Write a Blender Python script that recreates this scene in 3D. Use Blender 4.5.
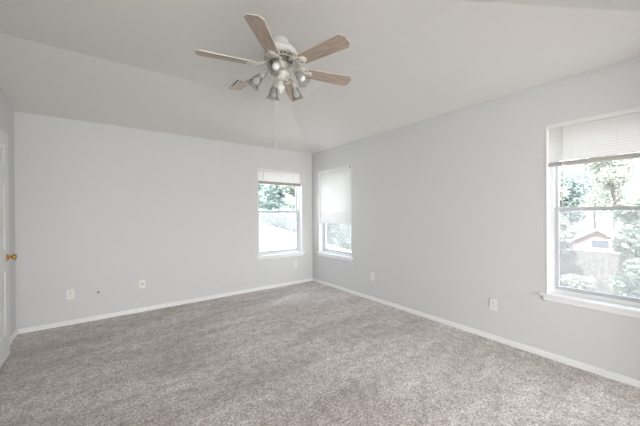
import bpy, bmesh, math, random
from mathutils import Vector, Matrix, noise
from math import sin, cos, pi, radians, atan2, sqrt

for _o in list(bpy.data.objects):
    bpy.data.objects.remove(_o)
SC = bpy.context.scene
COL = SC.collection
random.seed(7)

# ------------------------------------------------------------------ camera
cd = bpy.data.cameras.new('camera')
cam = bpy.data.objects.new('camera', cd); COL.objects.link(cam)
cd.sensor_width = 36.0
cd.lens = 284.76 * 36.0 / 640.0
cd.clip_start = 0.02; cd.clip_end = 300
rgt = Vector((0.80386545, -0.59476341, -0.00753861))
up_ = Vector((0.00732446, -0.00277505, 0.99996933))
fwd = Vector((0.59476608, 0.80389601, -0.00212555))
m = Matrix((rgt, up_, -fwd)).transposed().to_4x4()
m.translation = Vector((-3.0895, -4.4274, 1.29))
cam.matrix_world = m
SC.camera = cam

# ------------------------------------------------------------------ view, sky, sun
SC.view_settings.view_transform = 'Standard'
SC.view_settings.look = 'None'
SC.view_settings.exposure = -0.20
SC.view_settings.gamma = 1.0
SC.view_settings.use_curve_mapping = False

SKY = 7.5
SUN = 18.0
w = bpy.data.worlds.new('sky'); SC.world = w; w.use_nodes = True
nt = w.node_tree; nt.nodes.clear()
wo = nt.nodes.new('ShaderNodeOutputWorld'); bg = nt.nodes.new('ShaderNodeBackground')
tc = nt.nodes.new('ShaderNodeTexCoord'); sx = nt.nodes.new('ShaderNodeSeparateXYZ')
cr = nt.nodes.new('ShaderNodeValToRGB')
cr.color_ramp.elements[0].position = 0.0; cr.color_ramp.elements[0].color = (0.97, 0.975, 1, 1)
cr.color_ramp.elements[1].position = 0.8; cr.color_ramp.elements[1].color = (0.80, 0.88, 1, 1)
nt.links.new(tc.outputs['Generated'], sx.inputs[0]); nt.links.new(sx.outputs['Z'], cr.inputs[0])
nt.links.new(cr.outputs[0], bg.inputs['Color']); bg.inputs['Strength'].default_value = SKY
nt.links.new(bg.outputs[0], wo.inputs['Surface'])

sd = bpy.data.lights.new('sun', 'SUN'); sd.energy = SUN; sd.angle = radians(1.5); sd.color = (1, 0.96, 0.9)
so = bpy.data.objects.new('sun', sd); COL.objects.link(so)
so.rotation_euler = Vector((0.60, 0.03, -0.80)).to_track_quat('-Z', 'Y').to_euler()

# room measures
H = 2.405          # wall height
RUN = 1.18         # run of the sloped ceiling
TOP = 2.700        # flat ceiling height
XL = -3.909        # left wall
YN = -4.64         # near wall
ZB, ZT = 0.56, 2.035   # window opening
TH = 0.16          # wall thickness
WIN_BACK = (-1.10, -0.225)
WIN_SMALL = (-1.09, -0.215)
WIN_BIG = (-4.47, -3.596)
NEAR_OPEN = (-3.55, -0.35)  # opening added to let fill light in from behind the camera
YS = -8.2          # far side of the room added behind the camera for fill light

def portal(name, loc, direction, sx_, sz_):
    l = bpy.data.lights.new(name, 'AREA'); l.shape = 'RECTANGLE'; l.size = sx_; l.size_y = sz_
    l.energy = 1.0
    l.cycles.is_portal = True
    o = bpy.data.objects.new(name, l); COL.objects.link(o)
    o.location = loc
    o.rotation_euler = Vector(direction).to_track_quat('-Z', 'Y').to_euler()
    return o
zc = (ZB + ZT) / 2; zh = ZT - ZB
dl = portal('rear_fill_lamp', (XL + 1.45, YS - TH - .02, 1.25), (0, 1, 0), 2.6, 2.1)
dl.data.cycles.is_portal = False      # added fill lamp behind the camera, evens out the room light
dl.data.energy = 178; dl.data.color = (1.0, .985, .965)
portal('window_portal', (sum(WIN_BACK) / 2, TH + .01, zc), (0, -1, 0), .875, zh)
portal('window_portal', (TH + .01, sum(WIN_SMALL) / 2, zc), (-1, 0, 0), .875, zh)
portal('window_portal', (TH + .01, sum(WIN_BIG) / 2, zc), (-1, 0, 0), .875, zh)

# ------------------------------------------------------------------ materials
def mat(name, color, rough=0.6, metal=0.0, spec=0.5, bump=None, vary=None, transl=0.0, transm=0.0, emit=None, coat=0):
    """bump=(scale, strength, detail)  vary=(scale, color2, low, high)"""
    M = bpy.data.materials.new(name); M.use_nodes = True
    n = M.node_tree; b = n.nodes['Principled BSDF']
    b.inputs['Base Color'].default_value = (*color, 1)
    b.inputs['Roughness'].default_value = rough
    b.inputs['Metallic'].default_value = metal
    b.inputs['Specular IOR Level'].default_value = spec
    if coat: b.inputs['Coat Weight'].default_value = coat
    if transm: b.inputs['Transmission Weight'].default_value = transm
    t = n.nodes.new('ShaderNodeTexCoord')
    if vary:
        z = n.nodes.new('ShaderNodeTexNoise'); z.inputs['Scale'].default_value = vary[0]; z.inputs['Detail'].default_value = 5
        r = n.nodes.new('ShaderNodeValToRGB')
        r.color_ramp.elements[0].position = vary[2]; r.color_ramp.elements[1].position = vary[3]
        r.color_ramp.elements[0].color = (*color, 1); r.color_ramp.elements[1].color = (*vary[1], 1)
        n.links.new(t.outputs['Object'], z.inputs['Vector']); n.links.new(z.outputs[0], r.inputs[0])
        n.links.new(r.outputs[0], b.inputs['Base Color'])
    if bump:
        z = n.nodes.new('ShaderNodeTexNoise'); z.inputs['Scale'].default_value = bump[0]; z.inputs['Detail'].default_value = bump[2]
        bp = n.nodes.new('ShaderNodeBump'); bp.inputs['Strength'].default_value = bump[1]; bp.inputs['Distance'].default_value = 0.004
        n.links.new(t.outputs['Object'], z.inputs['Vector']); n.links.new(z.outputs[0], bp.inputs['Height'])
        n.links.new(bp.outputs[0], b.inputs['Normal'])
    if transl:
        tr = n.nodes.new('ShaderNodeBsdfTranslucent'); tr.inputs[0].default_value = (*color, 1)
        mx = n.nodes.new('ShaderNodeMixShader'); mx.inputs[0].default_value = transl
        o = n.nodes['Material Output']
        n.links.new(b.outputs[0], mx.inputs[1]); n.links.new(tr.outputs[0], mx.inputs[2]); n.links.new(mx.outputs[0], o.inputs[0])
    return M

WALLC = (0.70, 0.705, 0.70)
M_wall = mat('wall_paint', WALLC, .85, bump=(38, .35, 4), spec=.25)
M_ceil = mat('ceiling_paint', (0.80, 0.785, 0.765), .9, bump=(45, .45, 4), spec=.2)
M_trim = mat('white_trim', (0.90, 0.90, 0.90), .45)
M_vinyl = mat('white_vinyl', (0.86, 0.87, 0.88), .4)
M_sash = mat('grey_vinyl_sash', (0.60, 0.62, 0.645), .4)
M_door = mat('door_paint', (0.76, 0.77, 0.76), .4)
M_brass = mat('brass', (0.62, 0.38, 0.13), .22, metal=1)
M_plate = mat('outlet_plastic', (0.86, 0.85, 0.82), .35)
M_dark = mat('dark_slot', (0.05, 0.05, 0.05), .6)
M_slat = mat('blind_vinyl', (0.86, 0.86, 0.85), .5, transl=.02)
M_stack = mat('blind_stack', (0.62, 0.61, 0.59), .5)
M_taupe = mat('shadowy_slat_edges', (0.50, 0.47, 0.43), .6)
M_cord = mat('cord', (0.75, 0.75, 0.72), .7)
M_enamel = mat('white_enamel', (0.86, 0.85, 0.84), .35)
M_pewter = mat('antique_pewter', (0.60, 0.57, 0.52), .4, metal=.15, vary=(14, (0.84, 0.81, 0.76), .38, .55))
M_antique = mat('dark_antique_metal', (0.22, 0.20, 0.17), .5, metal=.3)
M_bulb = mat('frosted_bulb', (0.90, 0.92, 0.95), .25, coat=.4)
M_bladeedge = mat('blade_edge', (0.80, 0.76, 0.70), .5)

def shader_glass(name, tint, gloss=.5, rough=0.03):
    M = bpy.data.materials.new(name); M.use_nodes = True
    n = M.node_tree; n.nodes.clear()
    o = n.nodes.new('ShaderNodeOutputMaterial'); t = n.nodes.new('ShaderNodeBsdfTransparent'); t.inputs[0].default_value = (*tint, 1)
    g = n.nodes.new('ShaderNodeBsdfGlossy'); g.inputs['Roughness'].default_value = rough
    f = n.nodes.new('ShaderNodeLayerWeight'); f.inputs[0].default_value = .5
    pw = n.nodes.new('ShaderNodeMath'); pw.operation = 'POWER'; pw.inputs[1].default_value = 4.0
    mm = n.nodes.new('ShaderNodeMath'); mm.operation = 'MULTIPLY_ADD'; mm.inputs[1].default_value = gloss; mm.inputs[2].default_value = .03
    n.links.new(f.outputs['Facing'], pw.inputs[0])
    mx = n.nodes.new('ShaderNodeMixShader')
    n.links.new(pw.outputs[0], mm.inputs[0]); n.links.new(mm.outputs[0], mx.inputs[0])
    n.links.new(t.outputs[0], mx.inputs[1]); n.links.new(g.outputs[0], mx.inputs[2]); n.links.new(mx.outputs[0], o.inputs[0])
    return M
M_glass = shader_glass('window_glass', (0.97, 0.98, 0.98), .8)
M_shade = shader_glass('lamp_glass', (0.86, 0.86, 0.85), .6, .15)

def shader_screen(name, cover, col):
    M = bpy.data.materials.new(name); M.use_nodes = True
    n = M.node_tree; n.nodes.clear()
    o = n.nodes.new('ShaderNodeOutputMaterial'); t = n.nodes.new('ShaderNodeBsdfTransparent')
    d = n.nodes.new('ShaderNodeBsdfTranslucent'); d.inputs[0].default_value = (*col, 1)
    d2 = n.nodes.new('ShaderNodeBsdfDiffuse'); d2.inputs[0].default_value = (*col, 1)
    a = n.nodes.new('ShaderNodeMixShader'); a.inputs[0].default_value = .5
    mx = n.nodes.new('ShaderNodeMixShader'); mx.inputs[0].default_value = cover
    n.links.new(d.outputs[0], a.inputs[1]); n.links.new(d2.outputs[0], a.inputs[2])
    n.links.new(t.outputs[0], mx.inputs[1]); n.links.new(a.outputs[0], mx.inputs[2]); n.links.new(mx.outputs[0], o.inputs[0])
    return M
M_screen = shader_screen('insect_screen', .32, (0.45, 0.45, 0.455))

def shader_carpet():
    M = bpy.data.materials.new('carpet'); M.use_nodes = True
    n = M.node_tree; b = n.nodes['Principled BSDF']; L = n.links.new
    b.inputs['Roughness'].default_value = 1; b.inputs['Specular IOR Level'].default_value = .1
    b.inputs['Sheen Weight'].default_value = .25
    t = n.nodes.new('ShaderNodeTexCoord')
    def nz(scale, detail, rough=.5, dist=0, mp=None):
        z = n.nodes.new('ShaderNodeTexNoise'); z.inputs['Scale'].default_value = scale; z.inputs['Detail'].default_value = detail
        z.inputs['Roughness'].default_value = rough; z.inputs['Distortion'].default_value = dist
        if mp:
            q = n.nodes.new('ShaderNodeMapping'); q.inputs['Rotation'].default_value = (0, 0, mp[0]); q.inputs['Scale'].default_value = mp[1]
            L(t.outputs['Object'], q.inputs[0]); L(q.outputs[0], z.inputs['Vector'])
        else: L(t.outputs['Object'], z.inputs['Vector'])
        return z
    def ramp(src, p0, c0, p1, c1):
        r = n.nodes.new('ShaderNodeValToRGB'); r.color_ramp.elements[0].position = p0; r.color_ramp.elements[1].position = p1
        r.color_ramp.elements[0].color = (*c0, 1); r.color_ramp.elements[1].color = (*c1, 1); L(src.outputs[0], r.inputs[0]); return r
    def mul(a, b_, fac=1, mode='MULTIPLY'):
        x = n.nodes.new('ShaderNodeMixRGB'); x.blend_type = mode; x.inputs[0].default_value = fac
        L(a.outputs[0], x.inputs[1]); L(b_.outputs[0], x.inputs[2]); return x
    fine = nz(64, 4, .8)
    base = ramp(fine, .38, (0.34, 0.30, 0.275), .58, (0.92, 0.875, 0.845))
    mid = ramp(nz(14, 4, .7), .36, (0.74, 0.71, 0.69), .58, (1.04, 1.04, 1.04))
    patch = ramp(nz(1.0, 5, .6, .6, (radians(35), (1.0, 2.6, 1))), .40, (0.88, 0.865, 0.85), .62, (1.09, 1.09, 1.10))
    streak = ramp(nz(1.5, 4, .55, .3, (radians(-35), (.8, 3.4, 1))), .40, (0.92, 0.91, 0.90), .60, (1.07, 1.07, 1.07))
    c = mul(mul(mul(base, mid), patch), streak)
    L(c.outputs[0], b.inputs['Base Color'])
    bp = n.nodes.new('ShaderNodeBump'); bp.inputs['Strength'].default_value = .9; bp.inputs['Distance'].default_value = .012
    z2 = nz(90, 3, .7); L(z2.outputs[0], bp.inputs['Height']); L(bp.outputs[0], b.inputs['Normal'])
    return M
M_carpet = shader_carpet()

def shader_wood():
    M = bpy.data.materials.new('bleached_wood'); M.use_nodes = True
    n = M.node_tree; b = n.nodes['Principled BSDF']; L = n.links.new
    b.inputs['Roughness'].default_value = .45
    t = n.nodes.new('ShaderNodeTexCoord'); q = n.nodes.new('ShaderNodeMapping'); q.inputs['Scale'].default_value = (3, 40, 3)
    z = n.nodes.new('ShaderNodeTexNoise'); z.inputs['Scale'].default_value = 2; z.inputs['Detail'].default_value = 5
    r = n.nodes.new('ShaderNodeValToRGB'); r.color_ramp.elements[0].position = .35; r.color_ramp.elements[1].position = .68
    r.color_ramp.elements[0].color = (0.36, 0.27, 0.215, 1); r.color_ramp.elements[1].color = (0.56, 0.455, 0.38, 1)
    L(t.outputs['Object'], q.inputs[0]); L(q.outputs[0], z.inputs['Vector']); L(z.outputs[0], r.inputs[0]); L(r.outputs[0], b.inputs['Base Color'])
    return M
M_wood = shader_wood()

# ------------------------------------------------------------------ helpers
def box(bm, x0, x1, y0, y1, z0, z1, mi=0):
    v = [bm.verts.new((x, y, z)) for x in (x0, x1) for y in (y0, y1) for z in (z0, z1)]
    for f in ((0, 1, 3, 2), (4, 6, 7, 5), (0, 4, 5, 1), (2, 3, 7, 6), (0, 2, 6, 4), (1, 5, 7, 3)):
        bm.faces.new([v[i] for i in f]).material_index = mi

def prism(bm, pts, lo, hi, axis='z', mi=0):
    """pts 2-D outline extruded along axis"""
    def P(a, b, c):
        return {'z': (a, b, c), 'y': (a, c, b), 'x': (c, a, b)}[axis]
    A = [bm.verts.new(P(a, b, lo)) for a, b in pts]; B = [bm.verts.new(P(a, b, hi)) for a, b in pts]
    n = len(pts)
    bm.faces.new(A).material_index = mi; bm.faces.new(B[::-1]).material_index = mi
    for i in range(n):
        bm.faces.new((A[i], B[i], B[(i + 1) % n], A[(i + 1) % n])).material_index = mi

def lathe(bm, prof, seg=28, M=Matrix(), mi=0, cap=True):
    rings = []
    for r, z in prof:
        if r < 1e-5: rings.append([bm.verts.new(M @ Vector((0, 0, z)))])
        else: rings.append([bm.verts.new(M @ Vector((r * cos(2 * pi * k / seg), r * sin(2 * pi * k / seg), z))) for k in range(seg)])
    for a, b in zip(rings, rings[1:]):
        for k in range(seg):
            k2 = (k + 1) % seg
            q = [a[k % len(a)], a[k2 % len(a)], b[k2 % len(b)], b[k % len(b)]]
            u = []
            for v in q:
                if v not in u: u.append(v)
            if len(u) > 2: bm.faces.new(u).material_index = mi
    if cap:
        for rg in (rings[0], rings[-1]):
            if len(rg) > 2: bm.faces.new(rg).material_index = mi

def tube(bm, pts, r, seg=8, mi=0, closed=False):
    pts = [Vector(p) for p in pts]; rings = []; n = len(pts); prev = None
    for i, p in enumerate(pts):
        a = pts[i - 1] if (i or closed) else p; b = pts[(i + 1) % n] if (i < n - 1 or closed) else p
        t = (b - a).normalized()
        if prev is None:
            u = t.orthogonal().normalized()
        else:
            u = (prev - t * prev.dot(t)).normalized()
        prev = u; v = t.cross(u)
        rr = r[i] if isinstance(r, (list, tuple)) else r
        rings.append([bm.verts.new(p + (u * cos(2 * pi * k / seg) + v * sin(2 * pi * k / seg)) * rr) for k in range(seg)])
    prs = list(zip(rings, rings[1:])) + ([(rings[-1], rings[0])] if closed else [])
    for a, b in prs:
        for k in range(seg):
            bm.faces.new((a[k], a[(k + 1) % seg], b[(k + 1) % seg], b[k])).material_index = mi
    if not closed:
        bm.faces.new(rings[0]).material_index = mi; bm.faces.new(rings[-1]).material_index = mi

def obj(name, bm, mats, parent=None, smooth=False, bevel=0, recalc=True):
    if recalc: bmesh.ops.recalc_face_normals(bm, faces=bm.faces)
    me = bpy.data.meshes.new(name); bm.to_mesh(me); bm.free()
    for mm in (mats if isinstance(mats, (list, tuple)) else [mats]): me.materials.append(mm)
    o = bpy.data.objects.new(name, me); COL.objects.link(o)
    if parent is not None: o.parent = parent
    if smooth:
        for p in me.polygons: p.use_smooth = True
    if bevel:
        b = o.modifiers.new('bevel', 'BEVEL'); b.width = bevel; b.segments = 2; b.limit_method = 'ANGLE'
    return o

def NB(): return bmesh.new()

def tag(o, label, cat=None, group=None, kind=None):
    o['label'] = label
    if cat: o['category'] = cat
    if group: o['group'] = group
    if kind: o['kind'] = kind
    return o

def empty(name, loc=(0, 0, 0), rz=0, parent=None):
    o = bpy.data.objects.new(name, None); COL.objects.link(o); o.location = loc; o.rotation_euler = (0, 0, rz)
    o.empty_display_size = .1
    if parent: o.parent = parent
    return o

def copy_tree(o, parent=None):
    c = o.copy(); COL.objects.link(c); c.parent = parent
    for ch in list(o.children): copy_tree(ch, c)
    return c

def struct(o, label, cat=None):
    o['kind'] = 'structure'; o['label'] = label
    if cat: o['category'] = cat
    return o

# ------------------------------------------------------------------ room shell
def wall_boxes(bm, lo, hi, z0, z1, openings, put):
    """solid wall along one axis with rectangular openings (a, b, zlow, zhigh)"""
    cur = lo
    for a, b, c, d in sorted(openings):
        put(bm, cur, a, z0, z1)
        if c > z0: put(bm, a, b, z0, c)
        if d < z1: put(bm, a, b, d, z1)
        cur = b
    put(bm, cur, hi, z0, z1)

bm = NB(); box(bm, XL - TH, TH, YN - TH, TH, -.15, 0)
struct(obj('floor', bm, M_carpet), 'mottled greige cut pile carpet covering the whole floor', 'carpet')

bm = NB()
wall_boxes(bm, XL - TH, TH, -.15, H, [(*WIN_BACK, ZB, ZT)], lambda b, a, c, z0, z1: box(b, a, c, 0, TH, z0, z1))
struct(obj('wall_back', bm, M_wall), 'pale grey back wall with one narrow window near the corner', 'wall')
bm = NB()
wall_boxes(bm, YN - TH, 0, -.15, H, [(*WIN_SMALL, ZB, ZT), (*WIN_BIG, ZB, ZT)], lambda b, a, c, z0, z1: box(b, 0, TH, a, c, z0, z1))
struct(obj('wall_right', bm, M_wall), 'pale grey right wall with two windows', 'wall')
# left wall with the doorway, gable shaped top
DY0, DY1 = -2.26, -1.47
bm = NB()
yr, yf = -RUN, YN + RUN
prism(bm, [(0, -.15), (0, H), (yr, TOP), (DY1, TOP), (DY1, -.15)], XL - TH, XL, 'x')
prism(bm, [(DY1, 2.05), (DY1, TOP), (DY0, TOP), (DY0, 2.05)], XL - TH, XL, 'x')
prism(bm, [(DY0, -.15), (DY0, TOP), (yf, TOP), (YN, H), (YN, -.15)], XL - TH, XL, 'x')
struct(obj('wall_left', bm, M_wall), 'grey left wall behind the open door, its top sloping with the ceiling', 'wall')
bm = NB()
wall_boxes(bm, XL - TH, TH, -.15, H, [(NEAR_OPEN[0], NEAR_OPEN[1], -.15, 2.3)], lambda b, a, c, z0, z1: box(b, a, c, YN - TH, YN, z0, z1))
struct(obj('wall_near', bm, M_wall), 'near wall behind the photographer with a wide opening added to let in fill light', 'wall')
bm = NB()  # unseen room added behind the camera to spread the fill light evenly
box(bm, XL - TH, XL, YS - TH, YN - TH, -.15, H); box(bm, 0, TH, YS - TH, YN - TH, -.15, H)
wall_boxes(bm, XL, 0, -.15, H, [(XL + .15, XL + 2.75, .2, 2.3)], lambda b, a, c, z0, z1: box(b, a, c, YS - TH, YS, z0, z1))
struct(obj('wall_added_room', bm, M_wall), 'walls of the room added behind the camera, one opened wide for the fill lamp', 'wall')
bm = NB(); box(bm, XL - TH, TH, YS - TH, YN - TH, -.15, 0); struct(obj('floor_added_room', bm, M_carpet), 'carpet of the room added behind the camera for fill light', 'carpet')
bm = NB(); box(bm, XL - TH, TH, YS - TH, YN - TH, H, H + .3); struct(obj('ceiling_added_room', bm, M_ceil), 'ceiling of the room added behind the camera for fill light', 'ceiling')
# ceiling: flat centre, slopes down to back, right and near walls
bm = NB()
e = TH
a = [bm.verts.new(c) for c in [(XL, 0, H), (0, 0, H), (0, YN, H), (XL, YN, H)]]
f_ = [bm.verts.new(c) for c in [(XL, -RUN, TOP), (-RUN, -RUN, TOP), (-RUN, YN + RUN, TOP), (XL, YN + RUN, TOP)]]
o_ = [bm.verts.new(c) for c in [(XL - e, e, H), (e, e, H), (e, YN - e, H), (XL - e, YN - e, H)]]
t_ = [bm.verts.new(c) for c in [(XL - e, e, 3.0), (e, e, 3.0), (e, YN - e, 3.0), (XL - e, YN - e, 3.0)]]
g_ = [bm.verts.new(c) for c in [(XL - e, -RUN, TOP), (XL - e, YN + RUN, TOP)]]
for q in ((a[0], a[1], f_[1], f_[0]), (a[1], a[2], f_[2], f_[1]), (a[2], a[3], f_[3], f_[2]), tuple(f_),
          (o_[0], o_[1], a[1], a[0]), (o_[1], o_[2], a[2], a[1]), (o_[2], o_[3], a[3], a[2]),
          (o_[0], a[0], f_[0], g_[0]), (g_[0], f_[0], f_[3], g_[1]), (g_[1], f_[3], a[3], o_[3]),
          tuple(t_), (o_[0], o_[1], t_[1], t_[0]), (o_[1], o_[2], t_[2], t_[1]), (o_[2], o_[3], t_[3], t_[2]),
          (o_[0], g_[0], g_[1], o_[3], t_[3], t_[0])):
    bm.faces.new(q)
struct(obj('ceiling', bm, M_ceil), 'off white vaulted ceiling, flat in the middle and sloping to the walls', 'ceiling')

# baseboards (profile: height, projection)
BP = [(0, 0), (.017, 0), (.017, .026), (.008, .030), (.008, .034), (.012, .038), (.010, .046), (.003, .050), (0, .050)]
def baseboard(name, p0, p1, nrm, label):
    bm = NB(); p0 = Vector(p0); p1 = Vector(p1); nrm = Vector(nrm)
    A = [bm.verts.new(p0 + nrm * x + Vector((0, 0, z))) for x, z in BP]; B = [bm.verts.new(p1 + nrm * x + Vector((0, 0, z))) for x, z in BP]
    n = len(BP)
    for i in range(n): bm.faces.new((A[i], A[(i + 1) % n], B[(i + 1) % n], B[i]))
    bm.faces.new(A); bm.faces.new(B[::-1])
    struct(obj(name, bm, M_trim), label, 'baseboard')
baseboard('baseboard_back', (XL + .016, 0, 0), (-.016, 0, 0), (0, -1, 0), 'white baseboard along the back wall')
baseboard('baseboard_right', (0, 0, 0), (0, YN, 0), (-1, 0, 0), 'white baseboard along the right wall')
baseboard('baseboard_left', (XL, 0, 0), (XL, DY1 + .06, 0), (1, 0, 0), 'short white baseboard behind the open door')

# ------------------------------------------------------------------ windows
# local frame: X along the wall, Y outwards, Z up.  width W, origin at opening's lower centre on the wall face
def frame_boxes(bm, x0, x1, z0, z1, t, y0, y1):
    box(bm, x0, x0 + t, y0, y1, z0, z1); box(bm, x1 - t, x1, y0, y1, z0, z1)
    box(bm, x0 + t, x1 - t, y0, y1, z0, z0 + t); box(bm, x0 + t, x1 - t, y0, y1, z1 - t, z1)

def make_window(idx, loc, rz, W, label, ear=.045):
    hw = W / 2; hh = ZT - ZB; mid = 1.305 - ZB
    root = empty('window_%d' % idx, loc, rz); struct(root, label, 'window')
    bm = NB(); frame_boxes(bm, -hw, hw, 0.0, hh, .038, .075, .155)
    obj('frame', bm, M_vinyl, root, bevel=.003)
    bm = NB()
    box(bm, -hw, -hw + .010, -.003, .076, .004, hh); box(bm, hw - .010, hw, -.003, .076, .004, hh); box(bm, -hw + .010, hw - .010, -.003, .076, hh - .008, hh)
    obj('jamb_liner', bm, M_trim, root)
    # lower sash (inner track) and upper sash (outer track)
    s = NB(); frame_boxes(s, -hw + .036, hw - .036, .036, mid + .016, .03, .088, .113)
    lo = obj('lower_sash', s, M_sash, root, bevel=.003)
    g = NB(); box(g, -hw + .06, hw - .06, .098, .102, .06, mid - .01); obj('pane', g, M_glass, lo)
    s = NB(); frame_boxes(s, -hw + .036, hw - .036, mid - .016, hh - .036, .024, .116, .140)
    us = obj('upper_sash', s, M_sash, root, bevel=.003)
    g = NB(); box(g, -hw + .055, hw - .055, .126, .130, mid, hh - .055); obj('pane', g, M_glass, us)
    l = NB(); box(l, -.03, .03, .076, .10, mid + .016, mid + .030); obj('sash_lock', l, M_vinyl, lo)
    for sx_ in (-1, 1):
        l = NB(); box(l, sx_ * .24 - .02, sx_ * .24 + .02, .078, .09, .040, .050); obj('lift_tab', l, M_stack, lo)
    sc = NB(); box(sc, -hw + .04, hw - .04, .146, .147, .04, mid); so_ = obj('insect_screen', sc, M_screen, root)
    # stool and apron
    st = NB()
    prism(st, [(-hw - ear, -.032), (hw + ear, -.032), (hw + ear, 0), (hw, 0), (hw, .075), (-hw, .075), (-hw, 0), (-hw - ear, 0)], -.018, .004)
    obj('sill', st, M_trim, root, bevel=.004)
    ap = NB(); prism(ap, [(0, -.018), (-.016, -.018), (-.016, -.05), (-.008, -.062), (0, -.066)], -hw - .02, hw + .02, 'x')
    apo = obj('apron', ap, M_trim, root, bevel=.002)
    return root

def make_blind(loc, rz, W, zbot, stack, label, group, slat_tilt=73, wand=None, sag=0.0, mstack=None, brackets=False, wandside=-1):
    """inside-mounted mini blind, zbot = underside of bottom rail"""
    root = empty('mini_blind', loc, rz)
    tag(root, label, 'window blind', group)
    hw = W / 2 - .006; top = ZT - ZB
    zb = zbot - ZB
    bm = NB(); box(bm, -hw, hw, .012, .042, top - .030, top - .004); obj('headrail', bm, M_slat, root, bevel=.002)
    bm = NB()
    y0 = .030; pitch = .0205; ht = top - .032; n = int((ht - (zb + stack)) / pitch) + 1
    th = radians(slat_tilt); wd = .0125
    def slat(zc_, th_, sg):
        seg = 5; NX = 8
        rows = []
        for j in range(seg + 1):
            u = -1 + 2 * j / seg; bow = .0022 * (1 - u * u)
            yy = y0 + wd * u * cos(th_) - bow * sin(th_); zz = zc_ + wd * u * sin(th_) + bow * cos(th_)
            rows.append([bm.verts.new((-hw + 2 * hw * i / NX, yy, zz + sg * (1 - (2 * i / NX)))) for i in range(NX + 1)])
        for a_, b_ in zip(rows, rows[1:]):
            for i in range(NX): bm.faces.new((a_[i], a_[i + 1], b_[i + 1], b_[i]))
    for i in range(n):
        zz = ht - .008 - i * pitch
        if zz > zb + stack + .004: slat(zz, th, sag * i / max(n, 1))
    o = obj('slats', bm, M_slat, root, smooth=True, recalc=False)
    bm = NB()
    # gathered slats on the bottom rail
    k = max(1, int((stack - .012) / .0034))
    for i in range(k):
        zz = zb + .012 + i * .0034
        A = [bm.verts.new(c) for c in [(-hw, y0 - .0125, zz + sag), (hw, y0 - .0125, zz - sag), (hw, y0 + .0125, zz - sag), (-hw, y0 + .0125, zz + sag),
                                      (-hw, y0 - .0125, zz + .0026 + sag), (hw, y0 - .0125, zz + .0026 - sag), (hw, y0 + .0125, zz + .0026 - sag), (-hw, y0 + .0125, zz + .0026 + sag)]]
        for f in ((0, 1, 2, 3), (4, 7, 6, 5), (0, 4, 5, 1), (1, 5, 6, 2), (2, 6, 7, 3), (3, 7, 4, 0)): bm.faces.new([A[q] for q in f])
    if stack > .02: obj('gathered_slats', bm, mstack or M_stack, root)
    else: bm.free()
    bm = NB()
    A = [bm.verts.new((x, y, z - sag * x / hw)) for x in (-hw, hw) for y in (y0 - .013, y0 + .013) for z in (zb, zb + .012)]
    for f in ((0, 1, 3, 2), (4, 6, 7, 5), (0, 4, 5, 1), (2, 3, 7, 6), (0, 2, 6, 4), (1, 5, 7, 3)): bm.faces.new([A[q] for q in f])
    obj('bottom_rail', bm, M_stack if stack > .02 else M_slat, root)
    for sx_ in (-.62, 0, .62):
        bm = NB(); tube(bm, [(sx_ * hw, y0 - .0145, ht), (sx_ * hw, y0 - .0145, zb + .01)], .0011, 5); obj('ladder_cord', bm, M_cord, root)
    if wand:
        bm = NB(); xw = wandside * (hw - .108)
        tube(bm, [(xw, y0 - .022, ht), (xw, y0 - .026, wand - ZB)], .0042, 8); obj('tilt_wand', bm, M_cord, root, smooth=True)
    if brackets:
        bm = NB(); box(bm, -hw - .004, -hw + .012, .0, .012, top - .030, top - .012); b = obj('headrail_bracket', bm, M_dark, root); b['label'] = 'dark bracket end'
    return root

cx_ = lambda w_: (w_[0] + w_[1]) / 2
WD = .875
make_window(1, (cx_(WIN_BACK), 0, ZB), 0, WD, 'white vinyl sash window in the back wall near the corner')
make_window(2, (0, cx_(WIN_SMALL), ZB), -pi / 2, WD, 'white vinyl sash window in the right wall beside the corner')
make_window(3, (0, cx_(WIN_BIG), ZB), -pi / 2, WD, 'white vinyl sash window in the right wall nearest the camera')
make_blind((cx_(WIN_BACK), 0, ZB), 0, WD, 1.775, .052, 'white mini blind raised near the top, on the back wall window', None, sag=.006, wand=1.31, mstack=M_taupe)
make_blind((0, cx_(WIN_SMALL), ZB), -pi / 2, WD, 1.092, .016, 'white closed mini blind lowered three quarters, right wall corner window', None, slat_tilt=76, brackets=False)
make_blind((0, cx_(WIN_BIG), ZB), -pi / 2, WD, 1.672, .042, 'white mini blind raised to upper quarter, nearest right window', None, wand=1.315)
# the small dark bracket at the head of the corner window blind
bm = NB(); box(bm, -.006, .006, WIN_SMALL[0] + .016, WIN_SMALL[0] + .034, ZT - .026, ZT - .006)
o = obj('blind_bracket', bm, M_dark); tag(o, 'tiny dark bracket at top right of the corner window blind', 'bracket')

# ------------------------------------------------------------------ door, open against the left wall
dr = empty('door_1', (-3.842, -1.425, .022)); struct(dr, 'white six panel door standing open against the left wall', 'door')
DWID, DH = .765, 1.995
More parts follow.
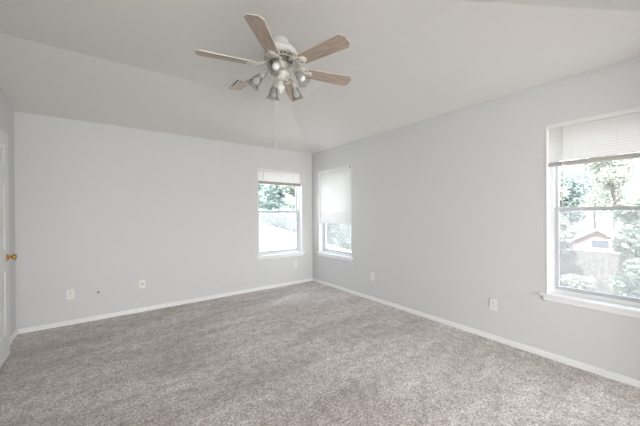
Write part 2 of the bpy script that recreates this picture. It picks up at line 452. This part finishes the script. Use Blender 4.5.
# local: Y from 0 (hinge) to DWID (latch, towards back wall), X thickness
bm = NB(); box(bm, -.009, .009, .01, DWID - .01, .01, DH - .01)
st_, ml = .118, .10
zr = [(0, .205), (.780, .960), (1.560, 1.668), (1.880, DH)]    # rails
box(bm, -.0175, .0175, 0, st_, 0, DH); box(bm, -.0175, .0175, DWID - st_, DWID, 0, DH)
for z0, z1 in zr: box(bm, -.0175, .0175, st_, DWID - st_, z0, z1)
for (a0, z0), (z1, b1) in zip([(q[0], q[1]) for q in zr], zr[1:]):
    box(bm, -.0175, .0175, DWID / 2 - ml / 2, DWID / 2 + ml / 2, z0, z1)
    for y0, y1 in ((st_, DWID / 2 - ml / 2), (DWID / 2 + ml / 2, DWID - st_)):
        for s in (1, -1):
            # sloped moulding into the recess, then the raised field
            def ring(i, x): return [bm.verts.new((s * x, yy, zz)) for yy, zz in ((y0 + i, z0 + i), (y1 - i, z0 + i), (y1 - i, z1 - i), (y0 + i, z1 - i))]
            R_ = [ring(0, .0175), ring(.014, .0095), ring(.026, .0095), ring(.045, .0150)]
            for p, q in zip(R_, R_[1:]):
                for k in range(4): bm.faces.new((p[k], p[(k + 1) % 4], q[(k + 1) % 4], q[k]))
            bm.faces.new(R_[-1])
obj('door_slab', bm, M_door, dr)
bm = NB()
for s in (1, -1):
    Mx = Matrix.Translation((s * .0175, DWID - .068, .888)) @ Matrix.Rotation(s * pi / 2, 4, 'Y')
    L_ = .060 if s > 0 else .045
    lathe(bm, [(.0, 0), (.033, 0), (.033, .004), (.026, .009), (.013, .012), (.0105, .02), (.0105, .026), (.016, .030), (.024, .036), (.0265, L_ - .012), (.024, L_ - .004), (.014, L_), (0, L_ + .001)], 24, Mx)
k = obj('door_knob', bm, M_brass, dr, smooth=True); k['label'] = 'round polished brass knob'
bm = NB(); box(bm, -.012, .012, DWID, DWID + .0015, .86, .915); obj('latch_plate', bm, M_brass, dr)
for z in (.22, 1.0, 1.76):
    bm = NB(); tube(bm, [(-.021, -.006, z - .045), (-.021, -.006, z + .045)], .006, 10); box(bm, -.018, -.0155, -.006, .03, z - .04, z + .04)
    obj('hinge', bm, M_brass, dr)
# doorway casing
bm = NB()
for y0, y1 in ((DY1 - .012, DY1 + .045), (DY0 - .045, DY0 + .012)): box(bm, XL, XL + .016, y0, y1, 0, 2.095)
box(bm, XL, XL + .016, DY0 - .045, DY1 + .045, 2.038, 2.095)
box(bm, XL - TH, XL, DY1 - .012, DY1, 0, 2.05); box(bm, XL - TH, XL, DY0, DY0 + .012, 0, 2.05); box(bm, XL - TH, XL, DY0, DY1, 2.038, 2.05)
struct(obj('trim_1', bm, M_trim, bevel=.003), 'white casing of the doorway the open door belongs to', 'trim')

bm = NB()  # unseen hallway added to keep direct sun out of the left doorway
hx0, hx1 = XL - TH - 1.2, XL - TH
box(bm, hx0 - .1, hx0, -3.4, 0, -.15, 2.6); box(bm, hx0, hx1, -3.5, -3.4, -.15, 2.6); box(bm, hx0, hx1, 0, .1, -.15, 2.6)
box(bm, hx0 - .1, hx1, -3.5, .1, 2.5, 2.6)
struct(obj('wall_added_hallway', bm, M_wall), 'added hallway walls closing the left doorway against the sun', 'wall')
bm = NB(); box(bm, hx0, hx1, -3.4, 0, -.15, 0); struct(obj('floor_added_hallway', bm, M_carpet), 'carpet of the added hallway beyond the doorway', 'carpet')

# ------------------------------------------------------------------ wall plates
def plate_base(root, w_=.07, h_=.115):
    bm = NB(); box(bm, -w_ / 2, w_ / 2, -.006, 0, -h_ / 2, h_ / 2); obj('cover_plate', bm, M_plate, root, bevel=.003)
def duplex(loc, rz, label, group=None):
    r = empty('power_outlet', loc, rz); plate_base(r)
    for z in (.0195, -.0195):
        bm = NB(); pts = []
        for k_ in range(16):
            a_ = 2 * pi * k_ / 16; pts.append((max(-.0165, min(.0165, .019 * cos(a_))), z + max(-.0135, min(.0135, .0175 * sin(a_)))))
        prism(bm, pts, -.0085, -.004, 'y'); q = obj('socket', bm, M_plate, r)
        s = NB()
        box(s, -.0078, -.0056, -.0092, -.008, z - .002, z + .007); box(s, .0052, .0078, -.0092, -.008, z - .002, z + .006)
        box(s, -.0025, .0025, -.0092, -.008, z - .010, z - .0055); d_ = obj('slots', s, M_dark, q); d_['label'] = 'dark contact slots'
    bm = NB(); box(bm, -.003, .003, -.0075, -.005, -.003, .003); obj('screw', bm, M_stack, r)
    return tag(r, label, 'outlet', group)
duplex((-3.464, 0, .352), 0, 'white double outlet at far left of the back wall, left of the jack plate')
duplex((0, -3.164, .356), -pi / 2, 'white double outlet low on right wall, nearest the big window')
duplex((0, -1.532, .346), -pi / 2, 'white double outlet low on right wall, nearer the room corner')
duplex((-.379, 0, .347), 0, 'white double outlet below the back wall window near the corner')
r = empty('jack_plate', (-2.746, 0, .362)); plate_base(r, .07, .115)
bm = NB(); box(bm, -.009, .009, -.009, -.004, -.012, .012); d_ = obj('port', bm, M_stack, r)
bm = NB(); box(bm, -.006, .006, -.0096, -.0085, -.008, .008); q = obj('opening', bm, M_dark, d_); q['label'] = 'dark square port hole'
tag(r, 'small white jack plate with one port, low on the back wall', 'wall plate')
r = empty('cable_stub', (-3.205, 0, .330))
bm = NB(); lathe(bm, [(0, 0), (.012, 0), (.012, .003), (.007, .005), (.007, .02), (.005, .024), (0, .024)], 14, Matrix.Rotation(pi / 2, 4, 'X')); q = obj('connector', bm, M_antique, r, smooth=False)
bm = NB(); tube(bm, [(.014, 0, .010), (.020, -.012, .016), (.030, -.016, .02), (.038, -.008, .022), (.040, 0, .022)], .0035, 6); obj('cable', bm, M_cord, r, smooth=True)
tag(r, 'dark cable stub poking from back wall between outlet and jack plate', 'cable')

# ------------------------------------------------------------------ ceiling vent
r = empty('ceiling_vent', (-1.945, -1.375, TOP), radians(2))
tag(r, 'white metal air vent with dark louvres in the ceiling behind the fan', 'air vent')
bm = NB(); frame_boxes(bm, -.10, .10, -.15, .15, .022, 0, .009)
for v in bm.verts: v.co = Vector((v.co.x, v.co.z, -v.co.y))
obj('frame', bm, M_enamel, r, bevel=.003)
bm = NB(); box(bm, -.079, .079, -.129, .129, -.001, -.0005); obj('duct_opening', bm, M_dark, r)
bm = NB()
for i in range(4):
    x = -.060 + i * .040
    A = [bm.verts.new(c) for c in [(x - .012, -.129, -.002), (x + .004, -.129, -.012), (x + .004, .129, -.012), (x - .012, .129, -.002)]]
    B = [bm.verts.new(v.co + Vector((.001, 0, .001))) for v in A]
    bm.faces.new(A); bm.faces.new(B[::-1])
    for k_ in range(4): bm.faces.new((A[k_], B[k_], B[(k_ + 1) % 4], A[(k_ + 1) % 4]))
obj('louvres', bm, M_enamel, r)

# ------------------------------------------------------------------ ceiling fan
FX, FY = -1.955, -2.365
fan = empty('ceiling_fan', (FX, FY, TOP))
tag(fan, 'white flush mount ceiling fan with pale wood blades and cluster of glass lamps', 'ceiling fan')
Z0 = -TOP    # helper: parts are given in room heights
def rz_(z): return z - TOP
bm = NB(); lathe(bm, [(.0, rz_(2.70)), (.060, rz_(2.70)), (.066, rz_(2.694)), (.068, rz_(2.682)), (.078, rz_(2.672)), (.080, rz_(2.645)), (.06, rz_(2.640)), (0, rz_(2.640))], 36)
obj('canopy', bm, M_enamel, fan, smooth=True, bevel=.002)
bm = NB(); lathe(bm, [(.0, rz_(2.648)), (.082, rz_(2.645)), (.105, rz_(2.634)), (.128, rz_(2.614)), (.140, rz_(2.592)), (.140, rz_(2.580)), (.128, rz_(2.568)), (.10, rz_(2.560)), (0, rz_(2.56))], 40)
obj('motor_housing', bm, M_enamel, fan, smooth=True)
bm = NB()
lathe(bm, [(0, rz_(2.562)), (.100, rz_(2.562)), (.108, rz_(2.552)), (.100, rz_(2.535)), (.085, rz_(2.528)), (.088, rz_(2.518)), (.075, rz_(2.508)), (0, rz_(2.508))], 36)
obj('flywheel', bm, M_antique, fan, smooth=True)
bm = NB()
tube(bm, [(.128 * cos(2 * pi * j / 40), .128 * sin(2 * pi * j / 40), rz_(2.520)) for j in range(40)], .004, 6, closed=True)
tube(bm, [(.132 * cos(2 * pi * j / 40), .132 * sin(2 * pi * j / 40), rz_(2.560)) for j in range(40)], .005, 6, closed=True)
for k_ in range(14):     # openwork ring of little scrolls
    a_ = 2 * pi * k_ / 14
    c_ = Vector((.128 * cos(a_), .128 * sin(a_), rz_(2.538)))
    t_v = Vector((-sin(a_), cos(a_), 0))
    tube(bm, [c_ + t_v * .017 * cos(q) + Vector((0, 0, .015 * sin(q))) for q in [2 * pi * j / 10 for j in range(10)]], .0032, 6, closed=True)
rg = obj('scroll_ring', bm, M_pewter, fan, smooth=True); rg['label'] = 'antiqued openwork ring of small scrolls'

BZ = 2.470; TH0 = 2.904; RT = .640
def blade_outline(off=0.0):
    r0, r1 = .205, RT
    w0, w1 = .052, .066
    return [(r0, -w0 * .6), (r0 + .025, -w0), (r1 - .030, -w1), (r1, -w1 * .55), (r1, w1 * .55), (r1 - .030, w1), (r0 + .025, w0), (r0, w0 * .6)]
for i in range(6):
    ang = TH0 + i * pi / 3
    tilt = radians(-13)       # counter-clockwise edge lower
    Mr = Matrix.Translation((0, 0, rz_(BZ))) @ Matrix.Rotation(ang, 4, 'Z') @ Matrix.Rotation(tilt, 4, 'X')
    bm = NB(); prism(bm, blade_outline(), -.003, .0035)
    for f in bm.faces: f.material_index = 0 if f.normal.z < -.5 else 1
    bmesh.ops.recalc_face_normals(bm, faces=bm.faces)
    for f in bm.faces:
        f.normal_update(); f.material_index = 0 if f.normal.z < -.5 else 1
    b = obj('blade', bm, [M_wood, M_bladeedge], fan, recalc=False); b.matrix_local = Mr
    b['label'] = 'pale bleached wood fan blade'
    # ornate iron: neck, two big scroll loops and a mounting tongue under the blade
    bm = NB()
    def L3(x, y, z): return (x, y, z)
    tube(bm, [(.085, 0, .052), (.12, 0, .045), (.15, 0, .012), (.19, 0, -.007), (.25, 0, -.008)], [.010, .009, .0075, .006, .005], 8)
    for s in (1, -1):
        pts = []
        for j in range(15):
            q = -.3 + 5.3 * j / 14; rr = .031 * (1 - .045 * j)
            pts.append((.165 - rr * cos(q) * 1.25, s * (.030 + rr * sin(q) * .95), -.004 + .03 * max(0, (.16 - (.165 - rr * cos(q) * 1.25)) / .06)))
        tube(bm, pts, .0050, 7)
        tube(bm, [(.11, s * .006, .046), (.14, s * .045, .022), (.18, s * .058, -.004), (.215, s * .046, -.007), (.235, s * .022, -.007), (.245, 0, -.007)], .0042, 7)
        lathe(bm, [(0, -.002), (.008, -.002), (.008, .004), (0, .005)], 10, Matrix.Translation((.232, s * .026, -.006)) @ Matrix.Rotation(pi, 4, 'X'))
    prism(bm, [(.19, -.012), (.26, -.03), (.275, 0), (.26, .03), (.19, .012)], -.0062, -.0032)
    br = obj('blade_iron', bm, M_pewter, fan, smooth=True); br.matrix_local = Mr

# light kit
bm = NB()
lathe(bm, [(0, rz_(2.512)), (.060, rz_(2.512)), (.064, rz_(2.495)), (.052, rz_(2.480)), (.056, rz_(2.455)), (.060, rz_(2.440)), (.072, rz_(2.428)), (.074, rz_(2.412)), (.055, rz_(2.395)), (.030, rz_(2.380)), (.018, rz_(2.362)), (0, rz_(2.36))], 32)
obj('switch_housing', bm, M_pewter, fan, smooth=True)
bm = NB()
lathe(bm, [(0, rz_(2.364)), (.016, rz_(2.362)), (.020, rz_(2.350)), (.017, rz_(2.340)), (.026, rz_(2.332)), (.034, rz_(2.318)), (.032, rz_(2.300)), (.020, rz_(2.290)), (.010, rz_(2.282)), (.007, rz_(2.268)), (0, rz_(2.264))], 24)
fn = obj('finial', bm, M_enamel, fan, smooth=True); fn['label'] = 'white bell shaped finial'
for i, ad in enumerate((232, 297, 14, 81, 153)):
    A_ = radians(ad)
    Ma = Matrix.Rotation(A_, 4, 'Z')
    bm = NB()
    pts = [(.05, 0, rz_(2.420)), (.080, 0, rz_(2.440)), (.110, 0, rz_(2.446)), (.132, 0, rz_(2.436)), (.142, 0, rz_(2.415))]
    tube(bm, pts, .0065, 8)
    lp = [(.075 + .022 * cos(q), 0, rz_(2.405) + .022 * sin(q)) for q in [1.9 + 4.6 * j / 12 for j in range(13)]]
    tube(bm, lp, .0035, 6)
    lp = [(.082 + .02 * cos(q), 0, rz_(2.470) + .016 * sin(q)) for q in [-1.2 + 4.6 * j / 12 for j in range(13)]]
    tube(bm, lp, .0035, 6)
    arm = obj('lamp_arm', bm, M_pewter, fan, smooth=True); arm.matrix_local = Ma
    # lamp axis leans outwards
    lean = radians((54, 40, 28, 28, 40)[i])
    Ml = Matrix.Translation((.142, 0, rz_((2.43, 2.418, 2.392, 2.408, 2.418)[i]))) @ Matrix.Rotation(pi - lean, 4, 'Y')
    bm = NB(); lathe(bm, [(0, -.012), (.012, -.012), (.018, -.004), (.020, .010), (.020, .026), (.024, .030), (.024, .036), (.018, .038), (0, .038)], 20, Ml)
    obj('lamp_socket', bm, M_pewter, arm, smooth=True)
    bm = NB()
    prof = [(.022, .030), (.025, .042), (.031, .060), (.035, .082), (.039, .104), (.047, .122), (.056, .132)]
    seg = 30; rows = []
    for j, (rr, zz) in enumerate(prof):
        fl = max(0, (j - 4)) * .0018
        rows.append([bm.verts.new(Ml @ Vector(((rr + fl * cos(6 * 2 * pi * k_ / seg)) * cos(2 * pi * k_ / seg), (rr + fl * cos(6 * 2 * pi * k_ / seg)) * sin(2 * pi * k_ / seg), zz))) for k_ in range(seg)])
    for p, q in zip(rows, rows[1:]):
        for k_ in range(seg): bm.faces.new((p[k_], p[(k_ + 1) % seg], q[(k_ + 1) % seg], q[k_]))
    sh = obj('lamp_shade', bm, M_shade, arm, smooth=True)
    sm = sh.modifiers.new('thickness', 'SOLIDIFY'); sm.thickness = .003
    sh['label'] = 'bell shaped clear glass shade with fluted rim'
    bm = NB(); lathe(bm, [(0, .030), (.011, .032), (.013, .045), (.020, .060), (.0275, .078), (.0285, .092), (.024, .106), (.013, .116), (0, .119)], 20, Ml)
    obj('bulb', bm, M_bulb, arm, smooth=True)
# pull chain with a small pendant
bm = NB()
zc0, zc1 = 2.39, 1.835
n_ = 110
tube(bm, [(-.063, -.020, rz_(zc0 - (zc0 - zc1) * j / n_)) for j in range(n_ + 1)], [(.0019 if j % 2 else .0010) for j in range(n_ + 1)], 5)
ch = obj('pull_chain', bm, M_taupe, fan)
bm = NB(); lathe(bm, [(0, rz_(1.838)), (.003, rz_(1.836)), (.0055, rz_(1.825)), (.006, rz_(1.812)), (.003, rz_(1.803)), (0, rz_(1.802))], 10, Matrix.Translation((-.063, -.020, 0)))
obj('pendant', bm, M_stack, ch, smooth=True)

# ------------------------------------------------------------------ outside, seen from the upper floor
GZ = -3.0
M_grass = mat('grass', (0.08, 0.095, 0.06), 1, vary=(3, (0.12, 0.12, 0.09), .4, .6))
M_shingle = mat('pale_shingle', (0.66, 0.65, 0.62), .95, vary=(25, (0.74, 0.73, 0.70), .4, .6))
M_fence = mat('weathered_wood', (0.13, 0.125, 0.12), .9, vary=(5, (0.26, 0.25, 0.24), .35, .65))
M_brick = mat('pink_brick', (0.40, 0.29, 0.26), .9, vary=(8, (0.48, 0.37, 0.33), .4, .6))
M_bark = mat('bark', (0.18, 0.16, 0.15), .9, vary=(12, (0.28, 0.26, 0.24), .4, .6))
M_extwhite = mat('exterior_white', (0.75, 0.75, 0.75), .6)
M_extglass = mat('dark_window_glass', (0.12, 0.14, 0.16), .1)
def leafmat(name, c, c2):
    return mat(name, c, .6, vary=(1.5, c2, .35, .65), transl=.35)
LEAF = [leafmat('leaf_deep', (0.30, 0.37, 0.35), (0.42, 0.48, 0.46)),
        leafmat('leaf_mid', (0.36, 0.42, 0.36), (0.48, 0.52, 0.47)),
        leafmat('leaf_pale', (0.46, 0.48, 0.43), (0.60, 0.61, 0.56))]

bm = NB(); box(bm, -30, 90, -60, 90, GZ - .3, GZ)
struct(obj('ground', bm, M_grass), 'yard ground far below the windows', 'ground')

# lower hip roof outside the back window
r = empty('lower_roof', (0, 0, 0)); tag(r, 'sunlit pale shingled hip roof just below the back window', 'roof')
bm = NB()
A0 = Vector((1.186, 5.0, .964)); dh = Vector((1, -1, -.43))
ridge_r = A0 - dh * 1.0; hip_b = A0 + dh * 4.2
zl = hip_b.z
# front slope plane z = .964 - .43 (5 - y); right slope mirrored about the hip
vs = {}
def V(n_, c): vs[n_] = bm.verts.new(c)
V('rr', ridge_r); V('rl', (-9, ridge_r.y, ridge_r.z)); V('hb', hip_b); V('fl', (-9, hip_b.y, zl))
yb = 2 * ridge_r.y - hip_b.y
V('bb', (hip_b.x, yb, zl)); V('bl', (-9, yb, zl))
for k_ in ('rr', 'rl', 'hb', 'fl', 'bb', 'bl'): V(k_ + '2', vs[k_].co - Vector((0, 0, .18)))
for s_ in ('', '2'):
    bm.faces.new([vs[q + s_] for q in ('fl', 'hb', 'rr', 'rl')]); bm.faces.new([vs[q + s_] for q in ('hb', 'bb', 'rr')]); bm.faces.new([vs[q + s_] for q in ('bb', 'bl', 'rl', 'rr')])
for p, q in (('fl', 'hb'), ('hb', 'bb'), ('bb', 'bl'), ('bl', 'rl'), ('rl', 'fl')):
    bm.faces.new([vs[p], vs[q], vs[q + '2'], vs[p + '2']])
obj('roof_surface', bm, M_shingle, r)
bm = NB(); box(bm, -8.8, hip_b.x - .35, hip_b.y + .35, yb - .35, GZ, zl - .02); obj('wall', bm, M_brick, r)

# board fence
r = empty('board_fence', (18, 0, GZ)); tag(r, 'weathered grey brown board fence across the yard, right window view', 'fence')
bm = NB(); y = -9.0
while y < 9.5:
    hgt = 2.05 + random.uniform(-.03, .03); box(bm, 0, .02, y, y + .135, 0, hgt); y += .145
obj('boards', bm, M_fence, r)
bm = NB()
for z in (.35, 1.7): box(bm, .02, .06, -9, 9.5, z, z + .09)
obj('rails', bm, M_fence, r)
for k_ in range(8):
    bm = NB(); box(bm, .06, .15, -9 + k_ * 2.6, -8.91 + k_ * 2.6, 0, 2.0); obj('post', bm, M_fence, r)

# neighbour's house behind the fence
r = empty('neighbour_house', (20.5, -.6, GZ)); tag(r, 'pinkish brick gabled house with white trim beyond the fence', 'house')
bm = NB(); prism(bm, [(-2.0, 0), (2.0, 0), (2.0, 1.85), (0, 3.05), (-2.0, 1.85)], 0, 3.5, 'x'); obj('wall', bm, M_brick, r)
bm = NB()
for s in (1, -1):
    prism(bm, [(0, 3.08), (s * 2.25, 1.73), (s * 2.25, 1.85), (0, 3.2)], -.25, 3.7, 'x')
obj('roof', bm, M_shingle, r)
bm = NB(); frame_boxes(bm, -.55, .35, 1.95, 2.55, .07, 0, .04)
for v in bm.verts: v.co = Vector((-v.co.y, v.co.x, v.co.z))
fr = obj('window', bm, M_extwhite, r)
bm = NB(); box(bm, -.01, 0, -.5, .3, 2.0, 2.5); obj('pane', bm, M_extglass, fr)
bm = NB(); box(bm, -.05, 0, -1.0, 1.0, 1.80, 1.92); obj('trim_band', bm, M_extwhite, r)

def leaf_cloud(bm, blobs, n, size):
    tot = sum(b[3] ** 2 for b in blobs)
    for (bx, by, bz, br) in blobs:
        k = int(n * br * br / tot)
        for _ in range(k):
            d = Vector((random.gauss(0, 1), random.gauss(0, 1), random.gauss(0, 1))).normalized()
            rr = br * (random.random() ** .45)
            c = Vector((bx, by, bz)) + Vector((d.x * rr, d.y * rr, d.z * rr * .85))
            s = size * random.uniform(.6, 1.4)
            u = Vector((random.gauss(0, 1), random.gauss(0, 1), random.gauss(0, .6))).normalized(); v = u.orthogonal().normalized()
            v = Matrix.Rotation(random.uniform(0, 6.28), 3, u) @ v
            bm.faces.new([bm.verts.new(c - u * s), bm.verts.new(c + v * s * .42), bm.verts.new(c + u * s), bm.verts.new(c - v * s * .42)])

def tree(name, x, y, h, r_, mi, label, n=6500, size=.17, bottom=.32, group='trees beyond the windows'):
    t = empty(name, (x, y, GZ)); tag(t, label, 'tree')
    bm = NB(); pts = [(0, 0, 0)]
    for k in range(1, 6): pts.append((random.uniform(-.12, .12) * k * .5, random.uniform(-.12, .12) * k * .5, h * .8 * k / 5))
    tube(bm, pts, [.16, .14, .12, .10, .07, .03], 8)
    for k in range(9):
        z = h * random.uniform(.3, .72); a_ = random.uniform(0, 6.28); q = r_ * random.uniform(.55, .9)
        tube(bm, [(0, 0, z), (q * .5 * cos(a_), q * .5 * sin(a_), z + q * .3), (q * cos(a_), q * sin(a_), z + q * .75)], [.06, .04, .015], 6)
    obj('trunk', bm, M_bark, t)
    blobs = []
    for k in range(16):
        a_ = random.uniform(0, 6.28); z = h * random.uniform(bottom, .92); q = r_ * random.uniform(.1, .75) * (1 - .5 * max(0, z / h - .5) * 2)
        blobs.append((q * cos(a_), q * sin(a_), z, r_ * random.uniform(.28, .5)))
    bm = NB(); leaf_cloud(bm, blobs, n, size); obj('crown', bm, LEAF[mi], t, recalc=False)
    return t
TR = [
    # seen through the back window
    (4.9, 15.2, 8.0, 2.1, 0, 'teal green leafy tree behind the lower roof, left in back window'),
    (8.9, 14.9, 7.9, 1.9, 1, 'mid green leafy tree behind the lower roof, right in back window'),
    (10.0, 20.6, 9.8, 2.5, 0, 'taller teal green tree between the two nearer ones, back window'),
    (14.9, 19.6, 9.6, 2.3, 2, 'pale tall tree farther back at right of the back window view'),
    (11.2, 28.0, 13.0, 3.8, 2, 'broad pale tree farthest behind the lower roof, back window'),
    # through the corner window of the right wall
    (12.9, 14.2, 6.5, 2.2, 2, 'pale leafy tree seen under the lowered blind'),
    (19.0, 21.5, 8.0, 3.4, 1, 'mid green tree farther off, seen under the lowered blind'),
    # through the big window
    (15.7, .75, 6.2, 1.2, 2, 'slim pale tree before the fence at left of the big window'),
    (15.8, -3.1, 5.0, 1.3, 1, 'small green tree before the fence at right edge of big window'),
    (27.8, -2.9, 9.6, 2.5, 1, 'mid green tree behind the brick house, right one'),
    (28.0, 3.4, 9.6, 2.7, 0, 'blue green tree behind the brick house, left one'),
    (34.5, .6, 11.5, 3.4, 2, 'tall pale tree standing directly behind the brick house'),
    (35.5, 7.9, 11.5, 3.4, 1, 'distant green tree at far left of the big window view'),
    (44.5, 3.5, 13.5, 4.6, 2, 'distant pale tree showing high above the brick house'),
]
for t_ in TR: tree('leafy_tree', t_[0], t_[1], t_[2], t_[3], t_[4], t_[5])
def hedge(x0, x1, y0, y1, h, mi, label):
    t = empty('tall_hedge', ((x0 + x1) / 2, (y0 + y1) / 2, GZ)); tag(t, label, 'hedge')
    bm = NB()
    for k in range(6): q = -.45 + .9 * k / 5; tube(bm, [((x1 - x0) * q, (y1 - y0) * q, 0), ((x1 - x0) * q, (y1 - y0) * q, h * .8)], .05, 6)
    obj('stems', bm, M_bark, t)
    n_b = 30; bl = []
    for k in range(n_b):
        q = -.5 + k / (n_b - 1)
        for z in (.2, .45, .7, .9): bl.append(((x1 - x0) * q + random.uniform(-.15, .15), (y1 - y0) * q + random.uniform(-.15, .15), h * z + random.uniform(-.25, .2), .62))
    bm = NB(); leaf_cloud(bm, bl, 14000, .13); obj('foliage', bm, LEAF[mi], t, recalc=False)
hedge(4.2, 11.5, 11.75, 11.75, 4.35, 0, 'long teal green hedge directly behind the lower roof')
def shrub(x, y, r_, mi, label):
    t = empty('leafy_shrub', (x, y, GZ)); tag(t, label, 'shrub')
    bm = NB(); tube(bm, [(0, 0, 0), (0, 0, r_)], .05, 6); obj('stem', bm, M_bark, t)
    bm = NB(); leaf_cloud(bm, [(random.uniform(-.3, .3), random.uniform(-.3, .3), r_ * .9, r_ * .8) for _ in range(4)], 700, .12); obj('foliage', bm, LEAF[mi], t, recalc=False)
shrub(16.9, -.4, .55, 2, 'pale low shrub at the foot of the fence, middle of big window')
shrub(16.8, -2.3, .8, 1, 'rounder green shrub at the foot of the fence, farther right')
